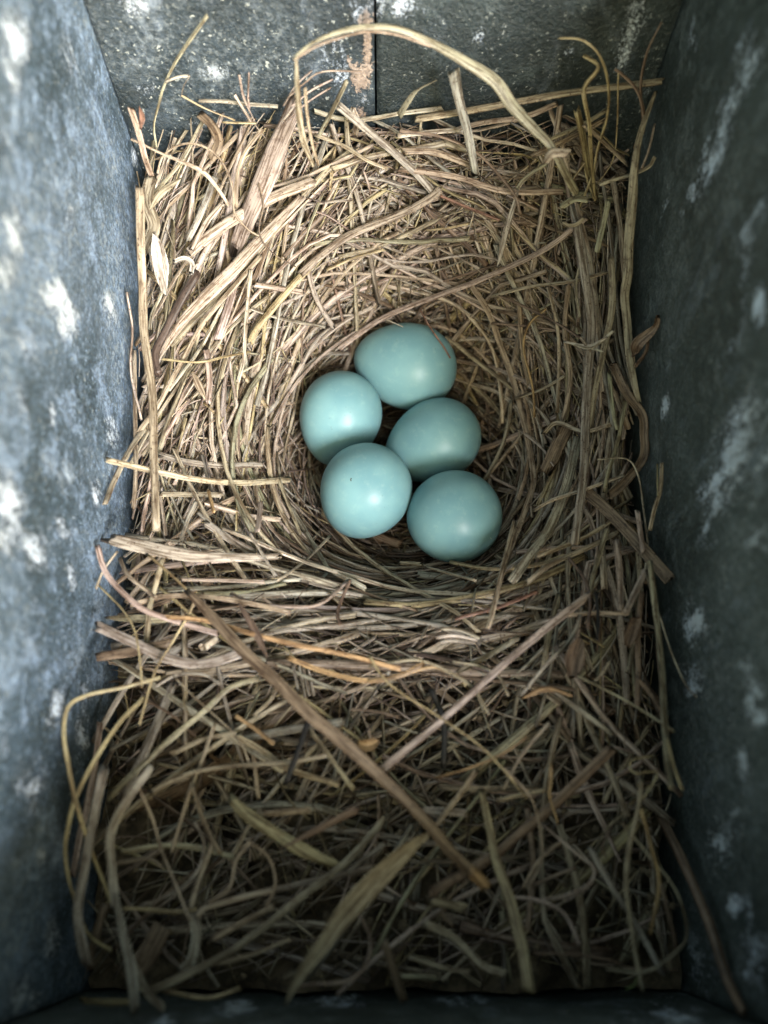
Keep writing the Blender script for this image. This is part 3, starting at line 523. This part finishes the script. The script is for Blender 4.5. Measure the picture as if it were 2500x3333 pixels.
stem(7, [(1659,225),(1500,400),(1310,550),(1150,680),(1000,790),(830,880),(640,970)], 22, 'tan', lift=.8); stem(7, [(1180,530),(1050,560),(900,600),(850,640)], 18, 'tan', lift=.8); stem(7, [(850,610),(760,622),(640,610),(530,605)], 12, 'yel', lift=.8)
stem(7, [(830,620),(848,720),(830,830),(780,880)], 30, 'grey', lift=.7, name=G, thick=.15); stem(7, [(1250,740),(1100,800),(1000,830),(860,860)], 14, 'tan', lift=.7); stem(7, [(600,90),(660,220),(700,350),(760,500),(820,660)], 10, 'tan', lift=.9)
stem(7, [(830,70),(780,240),(740,370)], 12, 'tan', lift=.7); stem(7, [(830,70),(880,220),(950,370)], 14, 'tan', lift=.7); stem(7, [(920,320),(860,480),(820,620)], 16, 'tan', lift=.7); stem(7, [(840,230),(880,320),(855,440),(760,530),(600,600)], 9, 'grey', lift=.8, name=RT)
stem(7, [(1080,320),(1020,400),(990,520),(900,580)], 10, 'tan', lift=.8); stem(7, [(1080,320),(1160,390),(1190,500),(1150,600)], 10, 'tan', lift=.8); stem(7, [(530,362),(700,338),(860,345),(1010,385)], 18, 'grn', lift=.6)
stem(7, [(650,0),(540,150),(475,290),(485,450),(500,600)], 26, 'grey', lift=1.0, name=G, thick=.25); stem(7, [(450,0),(400,200),(355,480),(340,640),(370,840)], 28, 'grey', lift=1.1, name=G, thick=.25)
stem(7, [(1550,630),(1602,740),(1580,850),(1500,920),(1300,940)], 10, 'tan', lift=.9); stem(7, [(1110,205),(1220,190),(1340,180)], 22, 'tan', lift=.5); stem(7, [(500,412),(640,392),(705,432)], 12, 'pink', lift=.7); stem(7, [(1320,870),(1240,900),(1230,915)], 14, 'tan', lift=1.4)
stem(7, [(1659,330),(1560,400),(1500,450)], 14, 'grey', lift=.6); stem(7, [(1180,600),(1060,660),(920,740)], 20, 'tan', lift=.5); stem(7, [(700,690),(640,800),(580,880)], 60, 'brn', lift=.4, name=G, thick=.1); stem(7, [(450,600),(400,780),(390,860)], 22, 'brn', lift=.7)
stem(7, [(350,1040),(450,1045),(560,1010)], 20, 'yel', lift=.7, name=G, thick=.2); stem(7, [(700,960),(900,990),(1040,950)], 12, 'yel', lift=.7); stem(7, [(490,790),(700,560),(900,400)], 8, 'brn', lift=.5)
stem(0, [(1567,2575),(1597,2711),(1612,2786),(1657,2922),(1695,3065),(1721,3225)], 30, 'yel', lift=(.4,.8,1.1,1.3), groove=.3, taper=[22,24,28,32,34,30], label='stout yellowish stem slanting down at the front')
stem(8, [(1180,180),(1290,400),(1400,660),(1480,900),(1560,1105)], 26, 'brn', plane=(0,(4.6,4.75,4.85,4.85)), name='twig', thick=.8, label='long brown twig leaning in the front corner')
stem(8, [(1110,50),(1100,180),(1060,350),(1050,520),(1070,700),(1115,960)], 14, 'tan', lift=1.0); stem(8, [(1110,180),(1160,350),(1190,500),(1150,720)], 11, 'org', lift=1.0); stem(8, [(1195,500),(1240,700),(1262,775)], 10, 'brn', lift=1.0)
stem(8, [(1030,240),(1150,370),(1250,520),(1300,680),(1280,780),(1130,880),(960,870)], 8, 'grn', lift=1.0); stem(8, [(890,350),(1000,530),(1080,660),(1205,885)], 16, 'grey', lift=.9)
stem(8, [(520,0),(640,140),(680,330),(670,430),(620,520)], 7, 'tan', lift=1.0, name=RT); stem(8, [(680,240),(820,360),(908,430),(890,500),(800,550),(660,572)], 12, 'pink', lift=.8, taper=[7,8,10,18,8]); stem(8, [(550,556),(660,570),(770,620),(820,700),(842,765)], 10, 'pink', lift=.8)
stem(8, [(215,575),(345,605)], 30, 'tan', lift=.6); stem(8, [(180,672),(300,730),(420,850),(525,890)], 22, 'tan', lift=.7); stem(8, [(0,750),(50,900),(85,1005)], 24, 'brn', lift=1.1); stem(8, [(830,430),(700,480),(640,510)], 12, 'brn', lift=.5); stem(8, [(775,310),(670,400),(600,520)], 12, 'tan', lift=.7)
stem(8, [(110,820),(250,860),(370,885)], 14, 'tan', lift=.6); stem(8, [(75,900),(230,905)], 14, 'grn', lift=.6); stem(8, [(650,800),(870,812),(1035,845)], 8, 'brn', lift=.6); stem(8, [(718,0),(715,120),(752,240)], 7, 'org', lift=.9); stem(8, [(490,140),(600,115),(700,95)], 14, 'tan', lift=.6)
stem(8, [(355,195),(160,180)], 22, 'grey', lift=.5); stem(8, [(400,10),(300,150),(180,300)], 17, 'tan', lift=.6); stem(8, [(1092,903),(1082,935),(1043,956)], 6, 'leafg', lift=1.0, name='sprout', taper='both', label='tiny fresh green sprout'); stem(8, [(990,240),(940,340),(960,380)], 7, 'brn', lift=.6, name=RT)
stem(8, [(620,180),(640,430),(620,700)], 18, 'brn', lift=.3); stem(8, [(1659-1200,380),(380,470),(250,600),(300,690)], 9, 'brn', lift=.6)
# the stem that lies over the top egg, and the bits that touch it
c0 = egg_c[0][0]
Pt = np.array([on_plane(1366, 1003, 2, 1.55), on_plane(1390, 1050, 2, 1.62), egg_hit(0, 1420, 1095, .10), egg_hit(0, 1445, 1130, .06), egg_hit(0, 1466, 1166, .03)])
part_straw('straw', spline(Pt, 5), .042, 'red', .7, 6, 'thin reddish stem resting on the top egg')
Pt = np.array([on_plane(1255, 1040, 2, 1.45), on_plane(1285, 1052, 2, 1.40), on_plane(1312, 1064, 2, 1.38)]); part_straw(RT, spline(Pt, 4), .025, 'pale', .7, 6)
# hollow stem end
p = on_surface(660, 2108, .75); q = p + np.array([.35, .5, -.5]); V, F, fib = tube(np.array([p, p * .8 + q * .2, p * .6 + q * .4]), .15, 1, 12)
F = F[:len(F) - 10]; mesh_obj('hollow_stem', V, F, M_STRAW, nest, NO, True, {'tint': ('FLOAT_COLOR', tints(3, 12, 'pale')), 'fibre': ('FLOAT_VECTOR', fib)}, 'cut end of a hollow pale stem')

# marks on the shells
def mark(i, name, pts, wd, mat, lab):
    c, r, l_, a, o = egg_c[i]; P = np.array([egg_hit(i, u, v) for u, v in pts]); V, F, fib = tube(spline(P, 3), wd, .3, 6)
    me = mesh_obj(name, V, F, mat); me.parent = o; me.matrix_parent_inverse = o.matrix_world.inverted(); me['label'] = lab
mark(3, 'speck', [(1144, 1556), (1142, 1561), (1143, 1566)], .022, M_SPECK, 'tiny dark speck on the shell')
mark(1, 'scratch', [(1175, 1362), (1181, 1368), (1186, 1364), (1183, 1372)], .012, M_SCRATCH, 'faint chalky scratch')
mark(1, 'scratch', [(1192, 1385), (1200, 1382), (1206, 1374), (1212, 1378), (1210, 1386)], .014, M_SCRATCH, 'faint chalky squiggle')
mark(1, 'scratch', [(1199, 1352), (1204, 1349)], .012, M_SCRATCH, None)
mark(4, 'scratch', [(1596, 1750), (1600, 1754)], .010, M_SCRATCH, None)

# ------------------------------------------------------------ the woven mass
def heading(x, y):
    dx, dy = x - CX, y - CY; r = math.hypot(dx, dy); tan_ = math.atan2(dy, dx) + math.pi / 2
    u = rng.random()
    if u < .14: return rng.uniform(0, math.pi), 0
    if y < -3.6:
        if u < .5: return rng.uniform(0, math.pi), rng.normal(0, .10)
        return R(rng.normal(35, 28)), rng.normal(0, .10)
    if r < 3.7 + rng.normal(0, .25) : return tan_ + rng.normal(0, .22), 1 / max(r, 1.6) * rng.uniform(.5, 1.0)
    if x < -1.2 and y > -.6: return R(rng.normal(58, 17)), rng.normal(0, .05)
    if x > 2.6 and y < 4.8: return R(rng.normal(92, 17)), rng.normal(.05, .06)
    if y > 4.4:
        if u < .45: return R(rng.normal(8, 20)), rng.normal(0, .06)
        if x < 0: return R(rng.normal(62, 22)), rng.normal(0, .06)
        return R(rng.normal(150, 30)), rng.normal(0, .06)
    if y < -1: return R(rng.normal(4, 16)), rng.normal(.05, .06)
    return tan_ + rng.normal(0, .3), 1 / max(r, 2) * rng.uniform(.3, 1)
def path(x, y, L, off, n=9, curl=0.0, zt=0.0):
    a, k = heading(x, y); k += rng.normal(0, curl)
    s = np.linspace(-L / 2, L / 2, n); th = a + k * s + (rng.normal(0, .45) * (s > rng.uniform(-.4, .4) * L) if rng.random() < .28 else 0) + curl * .6 * np.sin(s * rng.uniform(.5, 1.6) + rng.uniform(0, 6))
    ds = L / (n - 1); px = np.cumsum(np.cos(th)) * ds; py = np.cumsum(np.sin(th)) * ds
    m = n // 2; px += x - px[m]; py += y - py[m]
    ok = (np.abs(px) < WX - .1) & (py < YB - .1) & (py > YF + .12)
    # keep the run round the middle
    i0 = m
    while i0 > 0 and ok[i0 - 1]: i0 -= 1
    i1 = m
    while i1 < n - 1 and ok[i1 + 1]: i1 += 1
    if not ok[m] or i1 - i0 < 2: return None
    px, py, s = px[i0:i1 + 1], py[i0:i1 + 1], s[i0:i1 + 1]
    z = H(px, py)
    lin = np.linspace(z[0], z[-1], len(z)); z = np.minimum(z + .15, z * .72 + lin * .28) if lin.mean() > z.mean() else z * .6 + lin * .4
    z = z + off + zt * s + rng.normal(0, .015, len(z))
    for (c, r, l_, ax, o) in egg_c:
        rr = (r + l_) / 2 * 1.02 if abs(ax[2]) < .5 else r * 1.03
        d = np.hypot(px - c[0], py - c[1]); lim = c[2] - np.sqrt(np.clip(rr * rr - d * d, 0, None)) - .12
        z = np.where(d < rr, np.minimum(z, lim), z)
    return np.stack([px, py, z], 1)
def place():
    while True:
        x, y = rng.uniform(-WX + .1, WX - .1), rng.uniform(YF + .3, YB - .15)
        return x, y
palette_top = ['tan'] * 6 + ['pale'] * 3 + ['pink'] * 5 + ['grey'] * 5 + ['yel'] * 2 + ['grn'] * 2 + ['brn'] * 2
class Bin:
    def __init__(s): s.V, s.F, s.A, s.T, s.n = [], [], [], [], 0
    def add(s, P, W, col, thick=.45, ns=5, **kw):
        V, F, fib = tube(P, W, thick, ns, **kw); s.V.append(V); s.F.append(F + s.n); s.A.append(fib); s.T.append(tints(len(P), ns, col, .2)); s.n += len(V)
    def build(s, name, label=None):
        o = mesh_obj(name, np.vstack(s.V), np.vstack(s.F), M_STRAW, nest, NO, True, {'tint': ('FLOAT_COLOR', np.vstack(s.T)), 'fibre': ('FLOAT_VECTOR', np.vstack(s.A))}, label)
        o['kind'] = 'stuff'; return o
def density_ok(x, y):
    d = 1.0
    if y < -3.6: d = .36
    if y < -6.0: d = .27
    return rng.random() < d
fill = Bin()
for i in range(2900):                       # lower and middle layers
    x, y = place()
    if not density_ok(x, y): continue
    r = math.hypot(x - CX, y - CY); front = y < -4
    wd = float(np.clip(rng.lognormal(math.log(.084), .42), .034, .20)) * (.62 if r < 2.8 else 1)
    L = rng.uniform(2.0, 6.2) * (.8 if r < 2.5 else 1)
    off = -rng.random() ** 1.0 * (1.1 if not front else 1.5) + (.04 if not front else -.1)
    P = path(x, y, L, off, 9, .05 if not front else .14, rng.normal(0, .05))
    if P is None: continue
    if r < 3.0 or (-3.8 < y < -1.2 and rng.random() < .7): col = ['brn', 'grey', 'tan', 'brn', 'grey', 'dbr', 'tan', 'pink'][rng.integers(8)]  # brownish cup lining; shade in cup and front rim also put into colour
    else: col = palette_top[rng.integers(len(palette_top))]
    if rng.random() < .12 and r > 3.2:
        fill.add(P, wd * rng.uniform(1.4, 2.0) * np.interp(np.linspace(0, 1, len(P)), [0, .3, .8, 1], [.3, 1, .7, .08]), col, .1, 6, roll=np.cumsum(rng.normal(0, .25, len(P))), fold=.3); continue
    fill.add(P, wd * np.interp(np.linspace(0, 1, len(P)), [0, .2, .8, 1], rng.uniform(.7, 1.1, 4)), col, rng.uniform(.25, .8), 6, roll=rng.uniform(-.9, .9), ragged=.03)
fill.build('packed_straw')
fine = Bin()
for i in range(1900):
    x, y = place()
    if not density_ok(x, y): continue
    front = y < -3.8
    P = path(x, y, rng.uniform(.7, 3.6), -rng.random() * .5 + .08 + (-.8 * rng.random() if front else 0), 9, .22 if not front else .5, rng.normal(0, .06))
    if P is None: continue
    fine.add(P, rng.uniform(.016, .036), ['tan', 'grey', 'brn', 'pale', 'yel', 'pink', 'dbr'][rng.integers(7)], .8, 4)
fine.build('fine_root_fibres')
bits = Bin()
for i in range(1200):
    x, y = place(); L = rng.uniform(.25, 1.2)
    if not density_ok(x, y): continue
    a = rng.uniform(0, math.pi); n = 4; s = np.linspace(-L / 2, L / 2, n)
    px, py = x + np.cos(a) * s, y + np.sin(a) * s
    if np.any(np.abs(px) > WX - .08) or np.any(py > YB - .1) or np.any(py < YF + .1): continue
    if min(np.hypot(x - e[0][0], y - e[0][1]) - e[2] for e in egg_c) < .25: continue
    z = H(px, py) + rng.uniform(-.6, .08) + rng.normal(0, .22) * s
    bits.add(np.stack([px, py, z], 1), rng.uniform(.02, .075), palette_top[rng.integers(len(palette_top))], rng.uniform(.15, .6), 4, roll=rng.uniform(-1, 1), ragged=.03)
bits.build('straw_chaff')
# long strands the bird has swept round the cup
for i in range(26):
    r0 = rng.uniform(2.5, 4.2); a0 = rng.uniform(0, 2 * math.pi); span = rng.uniform(.8, 2.0); dr = rng.normal(0, .5)
    a = np.linspace(a0, a0 + span, 14); rr = r0 + dr * np.linspace(-.5, .5, 14) + .08 * np.sin(a * 5 + i)
    px, py = CX + rr * np.cos(a), CY + rr * np.sin(a); ok = np.abs(px) < WX - .15; px, py = px[ok], py[ok]
    if len(px) < 6: continue
    P = np.stack([px, py, H(px, py) + rng.uniform(.04, .16)], 1)
    part_straw('swept_strand', P, rng.uniform(.05, .11) * np.interp(np.linspace(0, 1, len(P)), [0, .3, .7, 1], [.6, 1, 1, .35]), ['pale', 'pink', 'tan', 'tan', 'grey', 'pink'][i % 6], .35, 8, roll=rng.uniform(-.5, .5), ragged=.04, groove=.1)
# crumbs of earth, bark and droppings caught in the loose front
ico = np.array([(0,0,1),(.9,0,.3),(.28,.85,.3),(-.72,.53,.3),(-.72,-.53,.3),(.28,-.85,.3),(0,0,-.8)])
icf = [(0,1,2),(0,2,3),(0,3,4),(0,4,5),(0,5,1),(6,2,1),(6,3,2),(6,4,3),(6,5,4),(6,1,5)]
cv, cf = [], []
for i in range(520):
    x = rng.uniform(-WX + .3, WX - .3); y = rng.uniform(YF + .3, -2.8) if i < 400 else rng.uniform(YF + .3, YB - .4)
    if min(np.hypot(x - e[0][0], y - e[0][1]) - e[2] for e in egg_c) < .3: continue
    q = ico * rng.uniform(.5, 1.3, (7, 3)) * rng.uniform(.025, .10) + (x, y, float(H(x, y)) - rng.uniform(.05, .7)); n0 = 7 * len(cv)
    cv.append(q); cf += [tuple(n0 + k for k in f) for f in icf]
o = mesh_obj('earth_crumbs', np.vstack(cv), cf, M_DIRT, nest, NO, False); o['kind'] = 'stuff'
# the topmost, largest single straws
tries = 0
while counts['straw'] < 298 and tries < 3000:
    tries += 1; x, y = place()
    r = math.hypot(x - CX, y - CY)
    if r < 2.2 or (y < -3.8 and rng.random() < .6): continue
    P = path(x, y, rng.uniform(2.5, 5.5), rng.uniform(.10, .30), 11, .04, rng.normal(0, .04))
    if P is None or len(P) < 6: continue
    part_straw('straw', P, rng.uniform(.07, .14) * np.interp(np.linspace(0, 1, len(P)), [0, .3, .7, 1], rng.uniform(.75, 1.1, 4)), palette_top[rng.integers(len(palette_top) - 3)], rng.uniform(.3, .6), 8, roll=rng.uniform(-.5, .5), ragged=.05, groove=.12)
# earth and dust below the weave
gx = np.linspace(-WX + .03, WX - .03, 80); gy = np.linspace(YF + .03, YB - .03, 120); X_, Y_ = np.meshgrid(gx, gy, indexing='ij')
Z_ = H(X_, Y_) - 1.0 - .1 * (1 - sstep(-5, -3, Y_)) + .25 * np.sin(X_ * 1.7 + Y_) * np.sin(Y_ * 1.3) + .12 * np.sin(X_ * 5 + 3 * np.sin(Y_ * 2)) + rng.normal(0, .05, X_.shape)
I = np.arange(80 * 120).reshape(80, 120); F = np.stack([I[:-1, :-1].ravel(), I[1:, :-1].ravel(), I[1:, 1:].ravel(), I[:-1, 1:].ravel()], 1)
o = mesh_obj('crumbled_debris', np.stack([X_.ravel(), Y_.ravel(), Z_.ravel()], 1), F, M_DIRT, nest, NO); o['kind'] = 'stuff'
print('parts', counts)
